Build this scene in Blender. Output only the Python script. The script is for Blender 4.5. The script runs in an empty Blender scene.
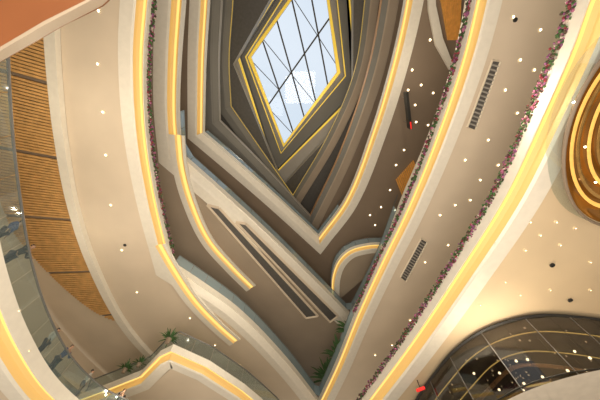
import bpy, math, random
from mathutils import Vector, Matrix
random.seed(7)
SC=bpy.context.scene
COL=SC.collection
SC.view_settings.view_transform='Standard'
# ------------------------------------------------------------ camera
FPX=267.0; E=math.radians(66.0); CZ=1.6
cam_d=bpy.data.cameras.new("camera"); cam=bpy.data.objects.new("camera",cam_d); COL.objects.link(cam)
cam_d.sensor_width=36; cam_d.lens=FPX/600*36; cam.location=(0,0,CZ)
cam.rotation_euler=(math.pi/2+E,0,0); cam_d.clip_end=400; SC.camera=cam
cE,sE=math.cos(E),math.sin(E)
def P(px,py,z):
    """plan position (on the horizontal plane z) of an image pixel, projected from the camera"""
    x=(px-300)/FPX; v=(200-py)/FPX
    d=Vector((x,cE-v*sE,sE+v*cE)); t=(z-CZ)/d.z
    return Vector((d.x*t,d.y*t,z))
# ------------------------------------------------------------ materials
def mat(name,col,rough=.5,metal=0,emis=None,es=0,noise=None,scale=3):
    m=bpy.data.materials.new(name); m.use_nodes=True
    nt=m.node_tree; b=nt.nodes['Principled BSDF']
    b.inputs['Base Color'].default_value=(*col,1); b.inputs['Roughness'].default_value=rough
    b.inputs['Metallic'].default_value=metal
    if emis: b.inputs['Emission Color'].default_value=(*emis,1); b.inputs['Emission Strength'].default_value=es
    if noise is not None:
        tc=nt.nodes.new('ShaderNodeTexCoord'); n=nt.nodes.new('ShaderNodeTexNoise'); n.inputs['Scale'].default_value=scale
        nt.links.new(tc.outputs['Object'],n.inputs['Vector'])
        r=nt.nodes.new('ShaderNodeValToRGB'); r.color_ramp.elements[0].position=.3; r.color_ramp.elements[1].position=.7
        r.color_ramp.elements[0].color=(*[c*(1-noise) for c in col],1); r.color_ramp.elements[1].color=(*[min(1,c*(1+noise)) for c in col],1)
        nt.links.new(n.outputs['Fac'],r.inputs['Fac']); nt.links.new(r.outputs['Color'],b.inputs['Base Color'])
    return m
def glassmat(name,tint,gl=.12,rough=.03,gc=(.85,.92,1),diff=None):
    m=bpy.data.materials.new(name); m.use_nodes=True; nt=m.node_tree; nt.nodes.clear()
    o=nt.nodes.new('ShaderNodeOutputMaterial'); mx=nt.nodes.new('ShaderNodeMixShader'); t=nt.nodes.new('ShaderNodeBsdfTransparent'); g=nt.nodes.new('ShaderNodeBsdfGlossy')
    t.inputs['Color'].default_value=(*tint,1); g.inputs['Roughness'].default_value=rough; g.inputs['Color'].default_value=(*gc,1)
    mx.inputs[0].default_value=gl; nt.links.new(t.outputs[0],mx.inputs[1]); nt.links.new(g.outputs[0],mx.inputs[2]); last=mx
    if diff:
        d=nt.nodes.new('ShaderNodeBsdfDiffuse');d.inputs['Color'].default_value=(*diff[1],1);m2=nt.nodes.new('ShaderNodeMixShader');m2.inputs[0].default_value=diff[0]
        nt.links.new(mx.outputs[0],m2.inputs[1]);nt.links.new(d.outputs[0],m2.inputs[2]);last=m2
    nt.links.new(last.outputs[0],o.inputs[0]); return m
M_white=mat('white_plaster',(.82,.78,.7),.45,noise=.03)
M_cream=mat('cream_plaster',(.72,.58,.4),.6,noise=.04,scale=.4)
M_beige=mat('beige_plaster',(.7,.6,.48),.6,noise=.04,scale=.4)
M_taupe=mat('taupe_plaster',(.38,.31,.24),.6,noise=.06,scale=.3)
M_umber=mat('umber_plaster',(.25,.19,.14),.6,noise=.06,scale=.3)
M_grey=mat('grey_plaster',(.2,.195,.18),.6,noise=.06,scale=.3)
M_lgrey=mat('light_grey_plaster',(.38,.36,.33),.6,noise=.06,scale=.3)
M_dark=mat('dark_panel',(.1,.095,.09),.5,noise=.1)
M_brown=mat('bronze_panel',(.58,.33,.16),.4,metal=.1,noise=.08)
M_led=mat('led_warm',(.3,.2,.05),.5,emis=(1,.7,.2),es=1.1)
M_ledwash=mat('painted_led_wash',(.7,.52,.24),.5,emis=(1,.5,.09),es=.25)  # LED spill on the cove sides, put in as weak golden emission
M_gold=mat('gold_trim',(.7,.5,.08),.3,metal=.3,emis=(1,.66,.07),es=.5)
M_wood=mat('slat_wood',(.66,.38,.14),.45,noise=.15,scale=2)
M_deck=mat('floor_stone',(.6,.55,.48),.4,noise=.05)
M_glass=glassmat('rail_glass',(.72,.84,.9),.12,diff=(.3,(.62,.74,.8)))
M_clear=glassmat('clear_rail_glass',(.82,.88,.87),.07,diff=(.06,(.6,.7,.72)))
M_rail=mat('rail_steel',(.2,.2,.2),.3,metal=.6,noise=.05)
M_lens=mat('lamp_lens',(1,.95,.85),.3,emis=(1,.82,.5),es=6)
M_trimring=mat('lamp_trim',(.72,.64,.52),.4,noise=.03)
M_black=mat('matte_black',(.02,.02,.02),.5,noise=.05)
M_salmon=mat('salmon_panel',(.22,.075,.025),.5,noise=.15,scale=.5)
FL=[mat('petal_red',(.25,.03,.05),.7,noise=.2),mat('petal_pink',(.4,.13,.24),.7,noise=.2),mat('petal_white',(.5,.4,.36),.7,noise=.1),mat('petal_purple',(.25,.08,.2),.7,noise=.2),mat('leaf_green',(.05,.12,.035),.7,noise=.3),mat('stem_dark',(.08,.05,.035),.8,noise=.2)]
# ------------------------------------------------------------ mesh helpers
def mk(name,verts,faces,mats,parent=None,fm=None,smooth=False):
    me=bpy.data.meshes.new(name); off=parent.location if parent else Vector((0,0,0))
    if parent is None and verts:
        off=sum((Vector(v) for v in verts),Vector())/len(verts)
    me.from_pydata([tuple(Vector(v)-off) for v in verts],[],faces)
    for m in (mats if isinstance(mats,list) else [mats]): me.materials.append(m)
    if fm: me.polygons.foreach_set('material_index',fm)
    if smooth: me.polygons.foreach_set('use_smooth',[True]*len(faces))
    me.update(); o=bpy.data.objects.new(name,me); COL.objects.link(o)
    if parent: o.parent=parent
    else: o.location=off
    return o
def tag(o,label=None,cat=None,group=None,kind=None):
    if label:o['label']=label
    if cat:o['category']=cat
    if group:o['group']=group
    if kind:o['kind']=kind
    return o
def empty(name,loc):
    o=bpy.data.objects.new(name,None); o.location=loc; o.empty_display_size=.2; COL.objects.link(o); return o
def spline(pts,n=8,sharp=()):
    pts=[Vector((p.x,p.y,0)) for p in pts]; out=[]
    for i in range(len(pts)-1):
        p1,p2=pts[i],pts[i+1]
        p0=pts[i-1] if i>0 else p1*2-p2
        p3=pts[i+2] if i+2<len(pts) else p2*2-p1
        if i in sharp: p0=p1*2-p2
        if i+1 in sharp: p3=p2*2-p1
        L=(p2-p1).length
        t0,t3=(p1-p0).length or 1,(p3-p2).length or 1
        m1=((p2-p1)/L+(p1-p0)/t0)*.5*L; m2=((p2-p1)/L+(p3-p2)/t3)*.5*L
        for k in range(n):
            t=k/n; a=2*t**3-3*t*t+1;b=t**3-2*t*t+t;c=-2*t**3+3*t*t;d=t**3-t*t
            out.append(p1*a+m1*b+p2*c+m2*d)
    out.append(pts[-1]); return out
def normals(c,outsign=1):
    ns=[]
    for i in range(len(c)):
        a=c[max(i-1,0)];b=c[i];d=c[min(i+1,len(c)-1)]
        def nn(u,v):
            t=(v-u); t=t.normalized() if t.length>1e-6 else None
            return Vector((-t.y,t.x,0)) if t else None
        n1=nn(a,b);n2=nn(b,d)
        if n1 is None:n1=n2
        if n2 is None:n2=n1
        n=(n1+n2).normalized(); k=max(.35,n.dot(n1)); ns.append(n/k*outsign)
    return ns
def sweep(name,c,ns,prof,m,parent=None,smooth=False):
    V=[];F=[];k=len(prof)
    for p,n in zip(c,ns):
        for (o,z) in prof: q=p+n*o; V.append((q.x,q.y,z))
    for i in range(len(c)-1):
        for j in range(k-1):
            a=i*k+j; F.append((a,a+1,a+k+1,a+k))
    return mk(name,V,F,m,parent,smooth=smooth)
def resample(c,step):
    out=[c[0].copy()];acc=0
    for i in range(len(c)-1):
        a,b=c[i],c[i+1];L=(b-a).length;pos=0
        while L>0 and acc+(L-pos)>=step:
            pos+=step-acc;acc=0;out.append(a.lerp(b,pos/L))
        acc+=L-pos
    return out
def box(V,F,cx,cy,cz,sx,sy,sz,R=None):
    b=len(V)
    for dx in(-1,1):
        for dy in(-1,1):
            for dz in(-1,1):
                v=Vector((dx*sx/2,dy*sy/2,dz*sz/2))
                if R:v=R@v
                V.append((cx+v.x,cy+v.y,cz+v.z))
    for f in[(0,1,3,2),(4,6,7,5),(0,4,5,1),(2,3,7,6),(0,2,6,4),(1,5,7,3)]:F.append(tuple(b+i for i in f))
BF=[(0,1,2,3),(4,7,6,5),(0,4,5,1),(1,5,6,2),(2,6,7,3),(3,7,4,0)]
def pipe(V,F,path,r,seg=6):
    b=len(V)
    for i,p in enumerate(path):
        a=path[max(i-1,0)];d=path[min(i+1,len(path)-1)];t=(d-a).normalized()
        u=t.cross(Vector((0,0,1)));u=u.normalized() if u.length>.01 else Vector((1,0,0));w=t.cross(u)
        for k in range(seg):
            q=p+(u*math.cos(k*2*math.pi/seg)+w*math.sin(k*2*math.pi/seg))*r;V.append(tuple(q))
    for i in range(len(path)-1):
        for k in range(seg):
            F.append((b+i*seg+k,b+i*seg+(k+1)%seg,b+(i+1)*seg+(k+1)%seg,b+(i+1)*seg+k))
def prism(V,F,poly,z0,z1):
    b=len(V);n=len(poly)
    for z in(z0,z1):
        for p in poly:V.append((p.x,p.y,z))
    F.append(tuple(b+i for i in range(n)));F.append(tuple(b+n+i for i in reversed(range(n))))
    for i in range(n):j=(i+1)%n;F.append((b+i,b+j,b+n+j,b+n+i))
# ------------------------------------------------------------ balcony builder
SLAB=1.0; RAIL=1.1
def runs(rng,N,n):
    fl=[any(a*n<=i<b*n for a,b in rng) for i in range(N-1)]
    out=[];s=0
    for i in range(1,N-1):
        if fl[i]!=fl[s]: out.append((s,i,fl[s]));s=i
    out.append((s,N-1,fl[s]));return out
def balcony(px,h,label,mats=(M_white,M_white,M_cream),sign=1,width=13,sc=1.0,rail=((0,99),),led=((0,99),),sharp=(),n=8,step=1.6,deck=True,fill=False,norail=False,alt=None,glass=None):
    ztop=h+SLAB*sc+(0 if norail else RAIL)
    if norail: rail=()
    c=spline([P(a,b,ztop) for a,b in px],n,sharp); ns=normals(c,sign)
    z1=h+SLAB*sc; zm=h+.42*sc
    base=empty('balcony' if deck else 'atrium_ring',(c[len(c)//2].x,c[len(c)//2].y,h)); tag(base,label,'balcony' if deck else 'ceiling ring')
    for a,b,f in runs(alt[0] if alt else (),len(c),n):
        m0,m1=(alt[1],alt[2]) if f else (mats[0],mats[1])
        sweep('fascia',c[a:b+1],ns[a:b+1],[(.25*sc,z1),(0,z1),(0,zm),(.04,zm)],m0,base)
        sweep('cove_band',c[a:b+1],ns[a:b+1],[(.44*sc,h+.08*sc),(.55*sc,h),(1.25*sc,h),(1.3*sc,h+.12*sc)],m1,base)
    for a,b,f in runs(led,len(c),n):
        if f:
            o=sweep('led_strip',c[a:b+1],ns[a:b+1],[(.15*sc,zm+.1),(.29*sc,zm+.1)],M_led,base); o['label']='warm yellow light cove'
            o=sweep('painted_led_glow',c[a:b+1],ns[a:b+1],[(.04,zm),(.15*sc,zm+.1)],M_ledwash,base); o['label']='golden LED glow painted onto the cove side'
            o=sweep('painted_led_glow',c[a:b+1],ns[a:b+1],[(.29*sc,zm+.1),(.40*sc,zm-.06),(.44*sc,h+.08*sc)],M_ledwash,base); o['label']='golden LED glow painted onto the cove side'
        else: sweep('cove_trim',c[a:b+1],ns[a:b+1],[(.04,zm),(.10,zm-.01),(.40*sc,h+.1*sc),(.44*sc,h+.08*sc)],mats[1],base)
    if fill:
        poly=[p+q*1.25*sc for p,q in zip(c,ns)];s=mk('ceiling',[(p.x,p.y,h+.1) for p in poly],[tuple(range(len(poly)))],mats[2])
        tag(s,kind='structure')
        poly=[p+q*.25 for p,q in zip(c,ns)];s=mk('floor',[(p.x,p.y,z1) for p in poly],[tuple(range(len(poly)))],M_deck);tag(s,kind='structure')
    else:
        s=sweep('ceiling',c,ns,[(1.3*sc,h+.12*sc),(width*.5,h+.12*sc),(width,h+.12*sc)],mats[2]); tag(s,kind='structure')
        if deck:
            d=sweep('floor',c,ns,[(.25*sc,z1),(width*.5,z1),(width,z1)],M_deck); tag(d,kind='structure')
    for a,b,f in runs(rail,len(c),n):
        if not f: continue
        V=[];F=[];pipe(V,F,[Vector((p.x+n_.x*.06,p.y+n_.y*.06,ztop)) for p,n_ in zip(c[a:b+1],ns[a:b+1])],.05)
        mk('handrail',V,F,M_rail,base)
        pts=resample([p+n_*.06 for p,n_ in zip(c[a:b+1],ns[a:b+1])],step)
        for A,B in zip(pts[:-1],pts[1:]):
            d=(B-A).normalized()*.02;nn=Vector((-d.y,d.x,0)).normalized()*.012
            A=A+d;B=B-d;V=[]
            for z in(z1-.02,ztop-.05):
                for q in(A-nn,B-nn,B+nn,A+nn):V.append((q.x,q.y,z))
            mk('glass_panel',V,BF,glass or M_glass,base)
    return c,ns,z1,ztop
def cove(px,h,label,w=.3,fl=.4):
    c=spline([P(a,b,h) for a,b in px],8);ns=normals(c,1)
    base=empty('light_trough',(c[0].x,c[0].y,h));tag(base,label,'ceiling light')
    sweep('led_strip',c,ns,[(-w/2,h+.1),(w/2,h+.1)],M_led,base)
    sweep('painted_led_glow',c,ns,[(-w/2-.15,h),(-w/2,h+.1)],M_ledwash,base)  # trough sides: LED wash painted in by emission
    sweep('painted_led_glow',c,ns,[(w/2,h+.1),(w/2+.15,h-.05)],M_ledwash,base)
    sweep('trough_lip',c,ns,[(-w/2-fl,h+.15),(-w/2-fl,h),(-w/2-.15,h)],M_white,base)
    sweep('trough_lip',c,ns,[(w/2+.15,h-.05),(w/2+fl*1.7,h-.05),(w/2+fl*1.7,h+.15)],M_white,base)
def ico():
    t=(1+5**.5)/2
    v=[(-1,t,0),(1,t,0),(-1,-t,0),(1,-t,0),(0,-1,t),(0,1,t),(0,-1,-t),(0,1,-t),(t,0,-1),(t,0,1),(-t,0,-1),(-t,0,1)]
    f=[(0,11,5),(0,5,1),(0,1,7),(0,7,10),(0,10,11),(1,5,9),(5,11,4),(11,10,2),(10,7,6),(7,1,8),(3,9,4),(3,4,2),(3,2,6),(3,6,8),(3,8,9),(4,9,5),(2,4,11),(6,2,10),(8,6,7),(9,8,1)]
    return [Vector(q).normalized() for q in v],f
IV,IF=ico()
def garland(r,i0,i1,label,rr0=.1,spread=.1,dens=7,off=-.04,z0=-.16):
    c,ns,z1,z=r
    seg=[p+n*off for p,n in zip(c[i0:i1],ns[i0:i1])]
    pts=resample(seg,1/dens); V=[];F=[];fm=[]
    for p in pts:
        for _ in range(5):
            q=Vector((p.x+random.uniform(-spread,spread),p.y+random.uniform(-spread,spread),z1+random.uniform(z0,.2)))
            b=len(V);rr=rr0*random.uniform(.5,1.1)
            for v in IV:V.append((q.x+v.x*rr,q.y+v.y*rr,q.z+v.z*rr*.8))
            mi=random.choices(range(6),[3,4,2,3,10,6])[0]
            for f in IF:F.append(tuple(b+i for i in f));fm.append(mi)
    o=mk('flower_garland',V,F,FL,None,fm);tag(o,label,'flowers',kind='stuff')
# ------------------------------------------------------------ levels
H1L,H1R,HT,H2,H3,H4,H5,H6=9.5,12.5,14.0,19.5,25.5,31.5,37.0,42.0
r1r=balcony([(648,-180),(605,-70),(574,0),(557,50),(532,110),(496,190),(453,262),(408,332),(363,395),(323,450)],H1R,'broad curved white balcony edge with flowers and yellow cove light',(M_white,M_white,M_cream),sign=-1,width=15,norail=True,sc=1.1)
garland(r1r,0,200,'long garland of green leaves with pink and purple flowers along balcony edge',.065,.1,16)
r1l=balcony([(8,-150),(8,-40),(10,55),(14,130),(22,200),(33,262),(50,315),(75,360),(105,388),(140,405),(190,430)],H1L,'curved white gallery edge with glass railing and yellow cove light',(M_white,M_white,M_beige),width=9,sc=1.1,glass=M_clear)
rt=balcony([(76,450),(80,410),(90,380),(116,370),(150,356),(168,337),(180,331),(214,347),(247,370),(277,397),(320,447)],HT,'projecting angular white balcony with planters and yellow cove light',(M_white,M_white,M_beige),fill=True,sharp=(2,3,4,5,6,7,8),n=2,glass=M_clear,sc=.9)
r2=balcony([(176,-120),(168,-50),(163,0),(157,60),(158,130),(166,190),(180,255),(205,272),(240,298),(285,345),(318,388),(335,350),(353,303),(376,250),(399,200),(426,130),(448,60),(461,0),(471,-60),(478,-120)],H2,'white V-shaped balcony edge with glass railing and yellow cove light',(M_white,M_white,M_beige),width=18,sharp=(6,10),rail=((6,12),),led=((0,6),(10,99)))
garland(r2,0,48,'thin garland of leaves and pink flowers along curved balcony edge',.085,.1,12)
garland(r2,96,200,'garland of leaves and mixed flowers along straight balcony edge',.1,.12,12)
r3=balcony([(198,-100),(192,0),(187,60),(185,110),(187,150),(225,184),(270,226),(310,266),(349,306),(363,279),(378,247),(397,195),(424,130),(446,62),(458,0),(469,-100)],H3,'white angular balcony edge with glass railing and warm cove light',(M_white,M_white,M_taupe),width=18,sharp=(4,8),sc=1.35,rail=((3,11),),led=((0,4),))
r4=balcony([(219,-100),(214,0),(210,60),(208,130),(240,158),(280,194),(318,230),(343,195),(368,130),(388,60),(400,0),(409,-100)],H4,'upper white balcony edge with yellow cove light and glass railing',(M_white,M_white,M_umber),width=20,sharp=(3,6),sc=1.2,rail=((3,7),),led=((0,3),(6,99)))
rb=balcony([(402,225),(388,236),(366,238),(348,243),(337,253),(331,268),(330,290)],28.2,'small rounded balcony end with glass railing and golden light',(M_white,M_white,M_taupe),sign=-1,fill=True,sc=.8)
cove([(178,135),(181,165),(190,200),(208,240),(232,268),(252,288)],H3-.15,'curved warm light trough continuing under the balcony')
cove([(159,245),(172,268),(195,302),(220,328),(236,342)],H2-.12,'curved warm light trough under lower balcony')
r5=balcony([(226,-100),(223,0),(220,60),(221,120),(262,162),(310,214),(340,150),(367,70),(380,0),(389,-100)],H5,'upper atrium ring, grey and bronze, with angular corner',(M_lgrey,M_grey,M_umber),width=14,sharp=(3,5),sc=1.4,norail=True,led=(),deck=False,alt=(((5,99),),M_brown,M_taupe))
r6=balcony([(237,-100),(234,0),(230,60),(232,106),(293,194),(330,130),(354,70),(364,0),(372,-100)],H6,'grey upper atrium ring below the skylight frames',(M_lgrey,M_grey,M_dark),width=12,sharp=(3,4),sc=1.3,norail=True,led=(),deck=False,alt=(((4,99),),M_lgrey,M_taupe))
c,ns,z1,zt=r6;o=sweep('gold_trim',c,ns,[(-.03,H6+.5),(-.03,H6+.75)],M_gold);tag(o,'thin gold line along grey ring edge','gold trim')
# ------------------------------------------------------------ skylight frames
def frame(inner,outer,z,dz,m,label,gw=.2,side=None):
    A=[P(a,b,z) for a,b in inner];B=[P(a,b,z) for a,b in outer]
    base=empty('skylight_frame',(A[0].x,A[0].y,z));tag(base,label,'ceiling frame')
    n=len(A);V=[tuple(p) for p in A]+[tuple(p) for p in B];F=[(i,(i+1)%n,n+(i+1)%n,n+i) for i in range(n)]
    mk('frame_panel',V,F,m,base)
    V=[tuple(p) for p in A]+[(p.x,p.y,z+dz) for p in A];mk('frame_side',V,F,side or M_taupe,base)
    if gw:
        c=sum(A,Vector())/n;V=[(p.x,p.y,z-.03) for p in A]
        for p in A:
            q=p+(p-c).normalized()*gw*1.5;V.append((q.x,q.y,z-.03))
        for p in A:V.append((p.x-(p-c).normalized().x*.02,p.y-(p-c).normalized().y*.02,z+.12))
        F=[]
        for i in range(n):
            j=(i+1)%n;F.append((i,j,n+j,n+i));F.append((i,j,2*n+j,2*n+i))
        mk('gold_edge',V,F,M_gold,base)
G=[(251,57),(284,144),(337,72),(321,-42)]
f1=[(246,57),(281,153),(345,76),(329,-75)]
f2=[(239,56),(276,172),(356,92),(340,-110)]
f3=[(233,64),(283,186),(353,110),(354,-150)]
f4=[(200,60),(290,230),(395,95),(370,-260)]
frame(f3,f4,43.6,1.6,M_dark,'dark grey outer diamond frame',0,M_lgrey)
frame(f2,f3,45.5,1.6,M_lgrey,'grey diamond frame with thin gold edge',.22,M_dark)
frame(f1,f2,47.5,1.4,M_grey,'charcoal diamond frame inside the grey frame',.1,M_lgrey)
frame(G,f1,49.2,.6,M_lgrey,'innermost skylight frame with bright gold edge',.38)
zg=49.8
g=[P(a,b,zg) for a,b in [(248,57),(284,150),(341,72),(323,-55)]]
M_sky=glassmat('skylight_glass',(.9,.94,.98),.03)
w=mk('window_1',[tuple(p) for p in g],[(0,1,2,3)],M_sky);tag(w,kind='structure')
V=[];F=[]
def bar(a,b,r=.09):pipe(V,F,[a,b],r,4)
L,B_,R_,T_=g
def uv(u,v):return L.lerp(T_,u).lerp(B_.lerp(R_,u),v)
for k in range(1,5):bar(uv(k/5,0),uv(k/5,1),.12)
bar(uv(0,.5),uv(1,.5),.12)
for u0,v0,u1,v1 in((0,.5,.2,1),(.2,0,.6,1),(.6,0,1,1),(0,0,.2,.5)):bar(uv(u0,v0),uv(u1,v1),.06)
w=mk('trim_1',V,F,M_dark);tag(w,kind='structure')
# ------------------------------------------------------------ wood slat ceiling
z=H2-.15
arcB=spline([P(a,b,z) for a,b in [(44,-120),(45,-40),(47,20),(50,70),(57,135),(70,205),(90,265),(125,330),(165,372),(215,410)]],14)
nb=normals(arcB,1)
o=sweep('trim_2',arcB,nb,[(-.5,z+.25),(-.5,z-.15),(.12,z-.15),(.12,z+.2)],M_white);tag(o,kind='structure')
lim=P(120,320,z)
o=sweep('ceiling',arcB,nb,[(.1,z+.2),(9,z+.2)],M_beige);tag(o,kind='structure')
pts=resample(arcB,.2);V=[];F=[];V2=[];F2=[];npn=normals(pts,1)
for i,(p,n_) in enumerate(zip(pts,npn)):
    t=(lim.y-p.y)
    if t<=0:continue
    Ls=4.8*min(1,(t/9)**.6)
    n_=n_.normalized();ang=math.atan2(n_.y,n_.x);q=p+n_*(Ls/2+.2);Rz=Matrix.Rotation(ang,3,'Z')
    if i%24!=23:box(V,F,q.x,q.y,z+.03,Ls,.155,.1,Rz)
    box(V2,F2,q.x,q.y,z+.13,Ls+.1,.22,.05,Rz)
tag(mk('slat_ceiling',V,F,M_wood),'curved ceiling of golden brown timber slats','wooden ceiling')
o=mk('trim_3',V2,F2,M_umber);tag(o,kind='structure')
cw=[p+n.normalized()*5.9 for p,n in zip(arcB,nb)]
M_curt=mat('glazed_wall',(.38,.4,.38),.15,noise=.35,scale=.9)
o=sweep('wall_left',cw,nb,[(0,H1L+1),(0,H2-2.2)],M_curt);tag(o,kind='structure')
o=sweep('trim_4',cw,nb,[(-.1,H2-2.4),(-.1,H2-.1)],M_beige);tag(o,kind='structure')
for i,p in enumerate(resample(cw,2.2)):
    V=[];F=[];pipe(V,F,[Vector((p.x,p.y,H1L+1.1)),Vector((p.x,p.y,H2-2.2))],.07,5)
    tag(mk('window_mullion',V,F,M_rail),'slim steel mullion on the glazed gallery wall','mullion',group='gallery wall mullions')
# ------------------------------------------------------------ flat panels
def panel(name,px,h,th,m,label,cat):
    V=[];F=[];prism(V,F,[P(a,b,h) for a,b in px],h,h+th)
    return tag(mk(name,V,F,m),label,cat)
panel('ceiling_fin',[(426,-60),(434,-60),(436,5),(443,38),(454,66),(450,70),(436,45),(429,10)],H4-.3,.3,M_white,'slender curved white ceiling fin','ceiling fin')
V=[];F=[]
for k in range(12):
    t=k/12;a=P(396+18*t,180-20*t,H4-.05);b=P(404+20*t,200-16*t,H4-.05);a2=P(396+18*(t+.06),180-20*(t+.06),H4-.05);b2=P(404+20*(t+.06),200-16*(t+.06),H4-.05)
    prism(V,F,[a,b,b2,a2],H4-.1,H4+.1)
M_orw=mat('orange_wood_painted_glow',(.6,.28,.07),.4,noise=.15,emis=(1,.45,.08),es=.12)  # warm light on the timber is put in as faint emission
tag(mk('slat_panel',V,F,M_orw),'orange timber slats with painted warm glow above the upper gallery','wooden panel')
V=[];F=[]
for k in range(10):
    t=k/10;a=P(440+22*t,-5,H4-.05);b=P(448+12*t,40,H4-.05);a2=P(440+22*(t+.07),-5,H4-.05);b2=P(448+12*(t+.07),40,H4-.05)
    prism(V,F,[a,b,b2,a2],H4-.1,H4+.1)
tag(mk('slat_panel',V,F,M_orw),'timber slats with painted warm glow beside the white ceiling fin','wooden panel')
def recess(px,h,label):
    A=[P(a,b,h) for a,b in px]
    base=empty('ceiling_panel',A[0]);tag(base,label,'ceiling panel',group='framed ceiling panels')
    V=[];F=[];prism(V,F,A,h-.02,h+.1);mk('dark_inset',V,F,M_dark,base)
    for a,b in zip(A,A[1:]+A[:1]):
        V=[];F=[];pipe(V,F,[a,b],.16,4);mk('frame_bar',V,F,M_beige,base)
recess([(207,205),(219,208),(318,316),(306,318)],H3,'long dark diagonal inset panel framed in beige')
recess([(236,222),(246,224),(338,316),(330,322)],H3,'narrow dark diagonal inset panel framed in beige')
hb=8.0
base=empty('link_bridge',P(40,0,hb));tag(base,'salmon-brown underside of a nearby bridge with pale lip','bridge')
V=[];F=[];prism(V,F,[P(a,b,hb) for a,b in [(-160,-140),(240,-140),(86,0),(44,21),(0,47),(-160,138)]],hb,hb+.5);mk('underside',V,F,M_salmon,base)
V=[];F=[];prism(V,F,[P(a,b,hb) for a,b in [(246,-140),(90,1),(46,24),(0,51),(-160,143),(-160,138),(0,47),(44,21),(86,0),(240,-140)]],hb,hb+.35);mk('edge_lip',V,F,M_taupe,base)
# ------------------------------------------------------------ vents
def vent(a,b,c_,d,h):
    A,B,C,D=[P(*q,h) for q in(a,b,c_,d)]
    base=empty('air_vent',A);tag(base,'long narrow slotted grey air vent in ceiling','vent',group='ceiling air vents')
    V=[];F=[]
    pipe(V,F,[Vector(p)-Vector((0,0,.05)) for p in(A,B,C,D,A)],.07,4);mk('vent_frame',V,F,M_trimring,base)
    V=[];F=[];prism(V,F,[A,B,C,D],h-.03,h+.02);mk('vent_back',V,F,M_dark,base)
    V=[];F=[]
    for k in range(1,16):
        t=k/16;pipe(V,F,[A.lerp(D,t)-Vector((0,0,.06)),B.lerp(C,t)-Vector((0,0,.06))],.05,4)
    mk('vent_louvre',V,F,M_lgrey,base)
vent((492,60),(500,62),(475,130),(467,127),H2+.1)
vent((421,238),(427,242),(406,281),(400,277),H2+.1)
# ------------------------------------------------------------ downlights
def lamp(px,py,h,master={},r=.1,dark=False):
    key=(round(r,2),dark)
    p=P(px,py,h) if py is not None else px
    if key not in master:
        V=[];F=[];fm=[]
        N=14
        for rr,zz in((1,0),(1,-.05),(.72,-.06),(.68,-.02)):
            for k in range(N):V.append((math.cos(k*2*math.pi/N)*rr*r,math.sin(k*2*math.pi/N)*rr*r,zz))
        for a in range(3):
            for k in range(N):F.append((a*N+k,a*N+(k+1)%N,(a+1)*N+(k+1)%N,(a+1)*N+k));fm.append(0)
        F.append(tuple(3*N+k for k in range(N)));fm.append(1)
        me=bpy.data.meshes.new('downlight');me.from_pydata(V,[],F);me.materials.append(M_trimring if not dark else M_black);me.materials.append(M_black if dark else M_lens);me.polygons.foreach_set('material_index',fm);me.update();master[key]=me
    o=bpy.data.objects.new('downlight' if not dark else 'ceiling_speaker',master[key]);COL.objects.link(o);o.location=p
    if dark: tag(o,'small round black ceiling speaker','speaker',group='ceiling speakers')
    else: tag(o,'small round recessed warm white downlight','ceiling light',group='recessed downlights')
for q in[(99,11),(98,64),(103,112),(106,155),(111,205),(122,250),(137,292)]:lamp(*q,H2+.1)
for q in[(513,17),(534,70),(517,113),(470,200),(498,165),(448,245),(455,205),(432,300),(392,345),(520,60),(488,140),(540,30),(505,90),(465,160),(440,215),(410,320),(375,355),(480,180),(425,262)]:lamp(*q,H2+.1)
for q in[(495,243),(512,228),(525,250),(540,235),(556,222),(530,222),(575,228),(590,262),(505,282),(550,290),(480,305),(590,290),(520,295),(560,245)]:lamp(*q,H1R+.1,r=.055)
for q in[(421,85),(433,93),(446,60),(416,122),(396,165),(381,207),(404,150),(440,110),(390,190),(430,40),(412,70),(408,90),(375,225),(428,125),(415,105),(370,215),(395,210)]:lamp(*q,H4+.1,r=.14)
for q in[(215,345),(240,365),(190,318)]:lamp(*q,H2+.1)
for q in[(20,310),(30,350),(15,385)]:lamp(*q,H1L+.1,r=.05)
for q,h in[((125,245),H2+.09),((552,265),H1R+.09),((515,20),H2+.09),((570,300),H1R+.09)]:lamp(*q,h,r=.12,dark=True)
# ------------------------------------------------------------ hanging display sign
A=P(405,92,H4-1.2);Bq=P(409,128,H4-1.2)
base=empty('hanging_sign',A);tag(base,'slim dark hanging lit sign with red strip','sign')
V=[];d=(Bq-A);n_=Vector((-d.y,d.x,0)).normalized()*.12
for z in(H4-1.8,H4-1.0):
    for q in(A-n_,Bq-n_,Bq+n_,A+n_):V.append((q.x,q.y,z))
mk('sign_body',V,BF,M_black,base)
M_red=mat('sign_red',(.7,.02,.02),.4,emis=(1,.04,.03),es=.6)
V=[]
for z in(H4-1.85,H4-1.8):
    for q in(A.lerp(Bq,.8)-n_*.5,Bq-n_*.5,Bq+n_*.5,A.lerp(Bq,.8)+n_*.5):V.append((q.x,q.y,z))
mk('sign_light',V,BF,M_red,base)
for t in(.15,.85):
    V=[];F=[];q=A.lerp(Bq,t);pipe(V,F,[Vector((q.x,q.y,H4-1.0)),Vector((q.x,q.y,H4+.1))],.03,5)
    mk('hanging_rod',V,F,M_rail,base)
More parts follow.
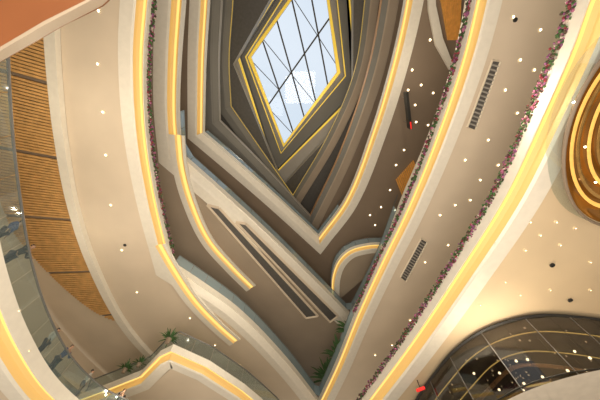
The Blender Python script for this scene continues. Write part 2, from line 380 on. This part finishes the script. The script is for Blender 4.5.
# ------------------------------------------------------------ glass shopfront
ZB=8.3
gc=spline([P(a,b,H1R) for a,b in[(400,440),(415,400),(435,371),(455,348),(485,328),(530,315),(580,316),(640,326),(720,345)]],8);gn=normals(gc,1)
if gn[len(gn)//2].dot(gc[len(gc)//2])<0: gn=[-n for n in gn]
base=empty('storefront',(gc[30].x,gc[30].y,ZB));tag(base,'curved clear glass shop front with dark slim frame','shop front')
M_dglass=glassmat('shop_glass',(.6,.58,.56),.14,gc=(.6,.6,.6))
pg=resample(gc,1.2)
for a,b in zip(pg[:-1],pg[1:]):
    d=(b-a).normalized()*.005;nn=Vector((-d.y,d.x,0)).normalized()*.015
    Vv=[]
    for z in(ZB,H1R-.1):
        for q in(a+d-nn,b-d-nn,b-d+nn,a+d+nn):Vv.append((q.x,q.y,z))
    mk('glass_panel',Vv,BF,M_dglass,base)
for a in pg[::2]:
    V=[];F=[];pipe(V,F,[Vector((a.x,a.y,ZB)),Vector((a.x,a.y,H1R))],.03,5);mk('mullion',V,F,M_rail,base)
for z,rr in((H1R-.1,.09),(ZB+1.1,.04)):
    V=[];F=[];pipe(V,F,[Vector((p.x,p.y,z)) for p in gc],rr,5);mk('frame_rail',V,F,M_black,base)
gi=[p+n.normalized()*6 for p,n in zip(gc,gn)]
M_shop=mat('shop_wall',(.22,.12,.055),.5,noise=.5,scale=1.2)
M_shopc=mat('shop_ceiling_paint',(.035,.03,.028),.3,noise=.4,scale=.8)
o=sweep('wall_shop',gi,gn,[(0,ZB),(0,H1R+.1)],M_shop);tag(o,kind='structure')
o=sweep('ceiling',gc,gn,[(.05,H1R-.05),(6,H1R-.05)],M_shopc);tag(o,kind='structure')
o=sweep('floor',gc,gn,[(-2.0,ZB-.02),(6,ZB-.02)],M_deck);tag(o,kind='structure')
for off,m_,lb in((1.0,M_led,'thin curved warm light line'),(2.6,M_led,'thin curved warm light line'),(3.8,M_brown,'curved bronze ceiling rail')):
    c2=[p+n.normalized()*off for p,n in zip(gc,gn)]
    V=[];F=[];pipe(V,F,[Vector((p.x,p.y,H1R-.3)) for p in c2],.03 if m_ is M_led else .12,5)
    tag(mk('track_light' if m_ is M_led else 'ceiling_rail',V,F,m_),lb+' in shop ceiling','track light' if m_ is M_led else 'rail')
for i in range(9,len(gc)-6):
    q=gc[i]+gn[i].normalized()*random.uniform(.5,5.5);lamp(Vector((q.x,q.y,H1R-.08)),None,0,r=random.choice((.04,.06)))
gs=resample(gi,2.6);gsn=normals(gs,1)
for i in range(3,len(gs)-2):
    nn=gsn[i].normalized()
    if nn.dot(gs[i])<0:nn=-nn
    p=gs[i]-nn*.5;ang=math.atan2(nn.y,nn.x)-math.pi/2;R=Matrix.Rotation(ang,3,'Z')
    base2=empty('display_shelf',(p.x,p.y,ZB));tag(base2,'tall lit display shelf with warm wood shelves','shelf',group='shop display shelves')
    for s in(-1,1):
        V=[];F=[];q=p+R@Vector((s*.8,0,0));box(V,F,q.x,q.y,ZB+1.8,.08,.4,3.6,R);mk('shelf_upright',V,F,M_brown,base2)
    for z in(.4,1.2,2.0,2.8,3.5):
        V=[];F=[];box(V,F,p.x,p.y,ZB+z,1.56,.4,.06,R);mk('shelf_board',V,F,M_wood,base2)
    for z in(1.1,1.9,2.7,3.4):
        V=[];F=[];q=p-nn*.22;box(V,F,q.x,q.y,ZB+z,1.4,.06,.09,R);mk('shelf_light',V,F,M_led,base2)
def pendant(x,y,z,top):
    base=empty('pendant_lamp',(x,y,z));tag(base,'round glowing warm pendant lamp on thin cord','lamp',group='shop pendant lamps')
    V=[];F=[]
    for i in range(9):
        for k in range(12):
            th=math.pi*i/8;V.append((x+.07*math.sin(th)*math.cos(k*math.pi/6),y+.07*math.sin(th)*math.sin(k*math.pi/6),z+.07*math.cos(th)))
    for i in range(8):
        for k in range(12):F.append((i*12+k,i*12+(k+1)%12,(i+1)*12+(k+1)%12,(i+1)*12+k))
    mk('lamp_globe',V,F,M_lens,base)
    V=[];F=[];pipe(V,F,[Vector((x,y,z+.06)),Vector((x,y,top))],.015,4);mk('lamp_cord',V,F,M_black,base)
for i in range(10,len(gc)-8,3):
    k=random.uniform(.8,3.8);q=gc[i]+gn[i].normalized()*k;pendant(q.x,q.y,random.uniform(10.5,12),H1R-.05)
rl=balcony([(440,480),(475,434),(505,412),(545,398),(600,389),(660,387),(760,391)],7.6,'low curved white gallery edge with glass railing',(M_white,M_white,M_cream),width=2,sc=.5,glass=M_clear)
p=P(421,390,H1R-.5)
base=empty('shop_sign',(p.x,p.y,H1R-.5));tag(base,'small glowing red shop sign box','sign')
V=[];F=[];box(V,F,p.x,p.y,H1R-.45,.55,.08,.16,Matrix.Rotation(-.6,3,'Z'));mk('sign_box',V,F,M_red,base)
V=[];F=[];pipe(V,F,[Vector((p.x,p.y,H1R-.37)),Vector((p.x,p.y,H1R+.1))],.03,5);mk('sign_bracket',V,F,M_black,base)
# ------------------------------------------------------------ golden oval feature
cx,cy=13.0,1.8;zb=H1R+.1;ca,sa=math.cos(.35),math.sin(.35)
base=empty('oval_chandelier',(cx,cy,zb));tag(base,'large oval dark-rimmed glass enclosure with glowing golden curves','chandelier')
ay=4.2;ax=2.9
M_brass=mat('polished_brass',(.75,.45,.15),.2,metal=1,noise=.15)
M_dome=mat('gold_lacquer',(.2,.09,.02),.12,metal=.7,emis=(1,.38,.05),es=.1,noise=.6,scale=.7)
M_amber=mat('amber_glow_band',(.6,.35,.08),.3,emis=(1,.55,.12),es=.7,noise=.2)
def ell(a,b,z,N=64,dx=0):
    o=[]
    for k in range(N+1):
        t=k*2*math.pi/N;x=a*math.cos(t)+dx;y=b*math.sin(t);o.append(Vector((cx+x*ca+y*sa,cy-x*sa+y*ca,z)))
    return o
def esweep(name,prof,m,dx=0):
    V=[];F=[]
    for s,z in prof:V+=[tuple(q) for q in ell(ax*s,ay*s,z,64,dx)]
    for i in range(len(prof)-1):
        for k in range(64):F.append((i*65+k,i*65+k+1,(i+1)*65+k+1,(i+1)*65+k))
    return mk(name,V,F,m,base,smooth=True)
esweep('dark_rim',[(1,zb-.76),(1,zb-.86),(.975,zb-.86),(.97,zb-.76)],M_umber)
esweep('glass_skirt',[(1,zb),(1,zb-.76)],M_clear)
esweep('gold_dome',[(.96,zb-.75),(.9,zb-.4),(.76,zb-.2),(.6,zb-.12),(.3,zb-.08),(.02,zb-.06)],M_dome)
for s,z,dx,m_ in((.84,-.42,.12,M_amber),(.76,-.34,.2,M_brass),(.66,-.3,.35,M_amber),(.56,-.26,.45,M_brass),(.44,-.22,.6,M_amber),(.3,-.18,.7,M_brass)):
    esweep('curved_band',[(s,zb+z),(s-.035,zb+z-.05),(s-.045,zb+z+.1)],m_,dx)
for k in range(0,64,8):
    q=ell(ax*.6,ay*.6,zb-.42)[k]
    V=[(q.x+v.x*.05,q.y+v.y*.05,q.z+v.z*.05) for v in IV]
    mk('lamp_bulb',V,[tuple(f) for f in IF],M_lens,base)
# ------------------------------------------------------------ plants
def plant(p,z,s=1.0,lab='leafy green potted plant in brown planter'):
    base=empty('potted_plant',(p.x,p.y,z));tag(base,lab,'plant')
    V=[];F=[];N=12
    prof=[(.0,0),(.2,0),(.3,.5),(.27,.5),(.24,.42),(0,.42)]
    for r,zz in prof:
        for k in range(N):V.append((p.x+r*s*math.cos(k*2*math.pi/N),p.y+r*s*math.sin(k*2*math.pi/N),z+zz*s))
    for i in range(5):
        for k in range(N):F.append((i*N+k,i*N+(k+1)%N,(i+1)*N+(k+1)%N,(i+1)*N+k))
    mk('planter',V,F,M_umber,base)
    V=[];F=[]
    for k in range(60):
        a=random.uniform(0,6.28);L=random.uniform(.7,1.5)*s;el=random.uniform(.3,1.4);w=.08*s
        for t in range(6):
            tt=t/5;r=L*tt*math.cos(el);zz=z+.42*s+L*(math.sin(el)*tt-.45*tt*tt*math.cos(el))
            ww=w*math.sin(math.pi*min(.98,tt*.9+.08))
            c=Vector((p.x+r*math.cos(a),p.y+r*math.sin(a),zz));sd=Vector((-math.sin(a),math.cos(a),0))*ww
            b=len(V);V+= [tuple(c-sd),tuple(c+sd)]
            if t:F.append((b-2,b-1,b+1,b))
    mk('leaves',V,F,FL[4],base)
for q,s in(((132,358),.65),((174,329),.7),((146,352),.55)):plant(P(*q,HT+2.1),HT+.9,s)
for idx,s in((82,2.3),(87,2.1),(92,1.8)):plant(r2[0][idx]+r2[1][idx].normalized()*.8,H2+1,s,'tall leafy plant standing behind the sharp balcony corner')
# ------------------------------------------------------------ people
M_skin=mat('skin',(.4,.24,.16),.5,noise=.05);M_hair=mat('hair',(.02,.015,.012),.6,noise=.1)
CL=[mat('shirt_%d'%i,c,.8,noise=.08) for i,c in enumerate([(.03,.03,.035),(.25,.05,.04),(.5,.48,.45),(.05,.08,.2),(.16,.15,.15)])]
M_jean=mat('trousers',(.03,.035,.06),.8,noise=.1)
def skin(vs,es,root=0,sub=1):
    me=bpy.data.meshes.new('t');me.from_pydata([v[0] for v in vs],[],es);o=bpy.data.objects.new('t',me);COL.objects.link(o)
    m=o.modifiers.new('s','SKIN');
    for i,v in enumerate(vs):
        r=v[1];me.skin_vertices[0].data[i].radius=(r,r)
    me.skin_vertices[0].data[root].use_root=True
    u=o.modifiers.new('u','SUBSURF');u.levels=sub;u.render_levels=sub
    dg=bpy.context.evaluated_depsgraph_get();dg.update();r=bpy.data.meshes.new_from_object(o.evaluated_get(dg))
    bpy.data.objects.remove(o);r.polygons.foreach_set('use_smooth',[True]*len(r.polygons));return r
def person_meshes(lean):
    y=.22 if lean else 0
    vs=[((0,0,.95),.125),((0,y*.2,1.12),.115),((0,y*.6,1.3),.135),((0,y*.9,1.42),.1),((0,y,1.5),.055),((0,y+.01,1.56),.07),((0,y+.015,1.64),.095),((0,y+.005,1.72),.075)]
    es=[(i,i+1) for i in range(7)]
    def add(v,r,par):
        vs.append((v,r));es.append((par,len(vs)-1));return len(vs)-1
    add((0,y+.115,1.625),.018,6)
    arms=[]
    for s in(-1,1):
        sh=add((s*.18,y*.9,1.41),.058,3)
        el=add((s*.26,y+.08 if lean else -.02,1.13),.042,sh)
        wr=add((s*.2,y+.3 if lean else .1,1.14 if lean else .9),.028,el)
        arms.append([vs[k][0] for k in(sh,el,wr)])
        dr=Vector((0,1,-.15)) if lean else Vector((0,.3,-1));dr.normalize();w=Vector(vs[wr][0])
        pm=add(tuple(w+dr*.06),.032,wr)
        for k in range(4):
            b=w+dr*.1+Vector(((k-1.5)*.021,0,0));f1_=add(tuple(b),.0095,pm);f2_=add(tuple(b+dr*(.035+.008*(k in(1,2)))+Vector((0,0,-.008))),.009,f1_);add(tuple(b+dr*.06+Vector((0,0,-.03))),.008,f2_)
        t1=add(tuple(w+dr*.04+Vector((-s*.045,0,0))),.011,pm);add(tuple(w+dr*.08+Vector((-s*.06,0,-.01))),.009,t1)
        hp=add((s*.095,0,.9),.09,0);kn=add((s*.1,.03,.5),.06,hp);an=add((s*.105,-.01,.1),.04,kn);add((s*.12,.14,.04),.035,an)
    body=skin(vs,es)
    vsT=[((v[0]),v[1]+.02) for v in vs[:4]];eT=[(0,1),(1,2),(2,3)]
    for a in arms:
        par=3
        for q,r in zip(a,(.075,.056,.042)):
            vsT.append((q,r));eT.append((par,len(vsT)-1));par=len(vsT)-1
    shirt=skin(vsT,eT)
    vsL=[((0,0,.97),.14)];eL=[]
    for s in(-1,1):
        vsL.append(((s*.095,0,.9),.105));eL.append((0,len(vsL)-1));vsL.append(((s*.1,.03,.5),.078));eL.append((len(vsL)-2,len(vsL)-1));vsL.append(((s*.105,-.01,.14),.062));eL.append((len(vsL)-2,len(vsL)-1))
    leg=skin(vsL,eL)
    hair=skin([((0,y-.03,1.6),.075),((0,y-.03,1.69),.1),((0,y+.015,1.755),.085)],[(0,1),(1,2)])
    out=[('body',body,M_skin),('shirt',shirt,None),('trousers',leg,M_jean),('hair',hair,M_hair)]
    def blob(nm,cx,cy,cz,rx,ry,rz,m):
        me=bpy.data.meshes.new(nm);me.from_pydata([(cx+v.x*rx,cy+v.y*ry,cz+v.z*rz) for v in IV],[],IF);out.append((nm,me,m))
    for s in(-1,1):
        blob('eye',s*.034,y+.1,1.655,.013,.01,.009,M_black);blob('ear',s*.095,y+.01,1.635,.012,.02,.032,M_skin)
    blob('mouth',0,y+.098,1.585,.024,.008,.007,FL[0])
    return out
PM={False:person_meshes(False),True:person_meshes(True)}
def person(x,y,z,yaw,lean,c,label):
    body=None
    for nm,me,m in PM[lean]:
        me=me.copy();me.materials.clear();me.materials.append(m or CL[c]);o=bpy.data.objects.new('person' if nm=='body' else nm,me);COL.objects.link(o)
        if nm=='body':body=o;o.location=(x,y,z);o.rotation_euler=(0,0,yaw);tag(o,label,'person')
        else:o.parent=body
def person_at(r,px,py,back,yawoff,lean,c,label):
    cc,ns,z1,zt=r;q=P(px,py,zt);q.z=0
    i=min(range(len(cc)),key=lambda k:(cc[k]-q).length);n=ns[i].normalized();p=cc[i]+n*back
    f=-n;yaw=math.atan2(-f.x,f.y)+yawoff;person(p.x,p.y,z1,yaw,lean,c,label)
person_at(r1l,33,255,.62,0,True,0,'person in dark shirt leaning on the glass railing')
person_at(r1l,27,236,.7,.3,False,3,'person in blue shirt standing behind the glass railing')
person_at(r1l,62,338,.6,.3,False,2,'person in white shirt standing behind the glass railing')
person_at(r1l,72,355,.62,0,True,3,'person in blue shirt leaning on the glass railing')
person_at(r1l,95,380,.5,1.0,False,2,'person in white shirt walking along the gallery')
person_at(r1l,124,397,.6,0,True,0,'person in dark top leaning on the railing')
person_at(rl,533,400,.6,0,True,4,'person in grey shirt leaning on lower gallery rail')
person_at(rl,552,395,.6,.5,False,2,'person in white shirt beside lower gallery rail')
person_at(rl,580,391,.6,.2,False,3,'person in blue shirt beside lower gallery rail')
person_at(rb,366,239,.6,0,True,0,'person in dark shirt leaning on upper rail')
person_at(rb,378,237,.5,0,False,4,'person in grey shirt at upper rail')
# ------------------------------------------------------------ ground floor & light
V=[(-14,-14,0),(14,-14,0),(14,14,0),(-14,14,0)];tag(mk('floor',V,[(0,1,2,3)],M_deck),kind='structure')
def area(x,y,z,size,p,col,rot=(math.pi,0,0)):
    l=bpy.data.lights.new('added_fill','AREA');l.size=size;l.energy=p;l.color=col;o=bpy.data.objects.new('added_fill',l);COL.objects.link(o);o.location=(x,y,z);o.rotation_euler=rot;return o  # unseen upward area fills, added near the floor to brighten the soffits
area(0,2,.4,10,3000,(1,.88,.72))
area(9,6,.5,6,120,(1,.82,.58))
area(-9,8,.5,6,400,(1,.88,.7))
for q,h,p in[((530,270),9,50),((570,350),10.5,140),((490,352),10.8,120),((530,345),10.5,120),((620,360),10.5,140),((420,60),H4-5,350),((95,120),H2-6,300),((25,120),15.5,200),((60,260),15.5,250),((250,330),H2-4,250),((230,260),H3-6,250),((500,100),H2-6,250),((300,90),36,1000),((130,385),12,60)]:
    l=bpy.data.lights.new('lamp','POINT');l.energy=p;l.color=(1,.85,.62);l.shadow_soft_size=.02;o=bpy.data.objects.new('lamp',l);COL.objects.link(o);o.location=P(*q,h)  # point fills added to lift soffits, galleries and shop; no fixtures modelled
w=bpy.data.worlds.new('world');SC.world=w;w.use_nodes=True;nt=w.node_tree;bg=nt.nodes['Background']
tc=nt.nodes.new('ShaderNodeTexCoord');sp=nt.nodes.new('ShaderNodeSeparateXYZ');rp=nt.nodes.new('ShaderNodeValToRGB')
nt.links.new(tc.outputs['Generated'],sp.inputs[0]);nt.links.new(sp.outputs['Z'],rp.inputs[0])
e=rp.color_ramp.elements;e[0].position=0;e[0].color=(.48,.4,.3,1);e[1].position=.75;e[1].color=(.66,.76,.86,1)
x=e.new(.3);x.color=(.38,.32,.24,1)
no=nt.nodes.new('ShaderNodeTexNoise');no.inputs['Scale'].default_value=2;no.inputs['Detail'].default_value=1;nt.links.new(tc.outputs['Generated'],no.inputs['Vector'])
cr=nt.nodes.new('ShaderNodeValToRGB');cr.color_ramp.elements[0].position=.25;cr.color_ramp.elements[1].position=.75
mxx=nt.nodes.new('ShaderNodeMixRGB');mxx.inputs[2].default_value=(.93,.96,1,1)
mth=nt.nodes.new('ShaderNodeMath');mth.operation='MULTIPLY';g2=nt.nodes.new('ShaderNodeMath');g2.operation='GREATER_THAN';g2.inputs[1].default_value=.6
nt.links.new(no.outputs['Fac'],cr.inputs[0]);nt.links.new(sp.outputs['Z'],g2.inputs[0]);nt.links.new(cr.outputs[0],mth.inputs[0]);nt.links.new(g2.outputs[0],mth.inputs[1])
nt.links.new(mth.outputs[0],mxx.inputs[0]);nt.links.new(rp.outputs[0],mxx.inputs[1]);nt.links.new(mxx.outputs[0],bg.inputs['Color']);bg.inputs['Strength'].default_value=1.05
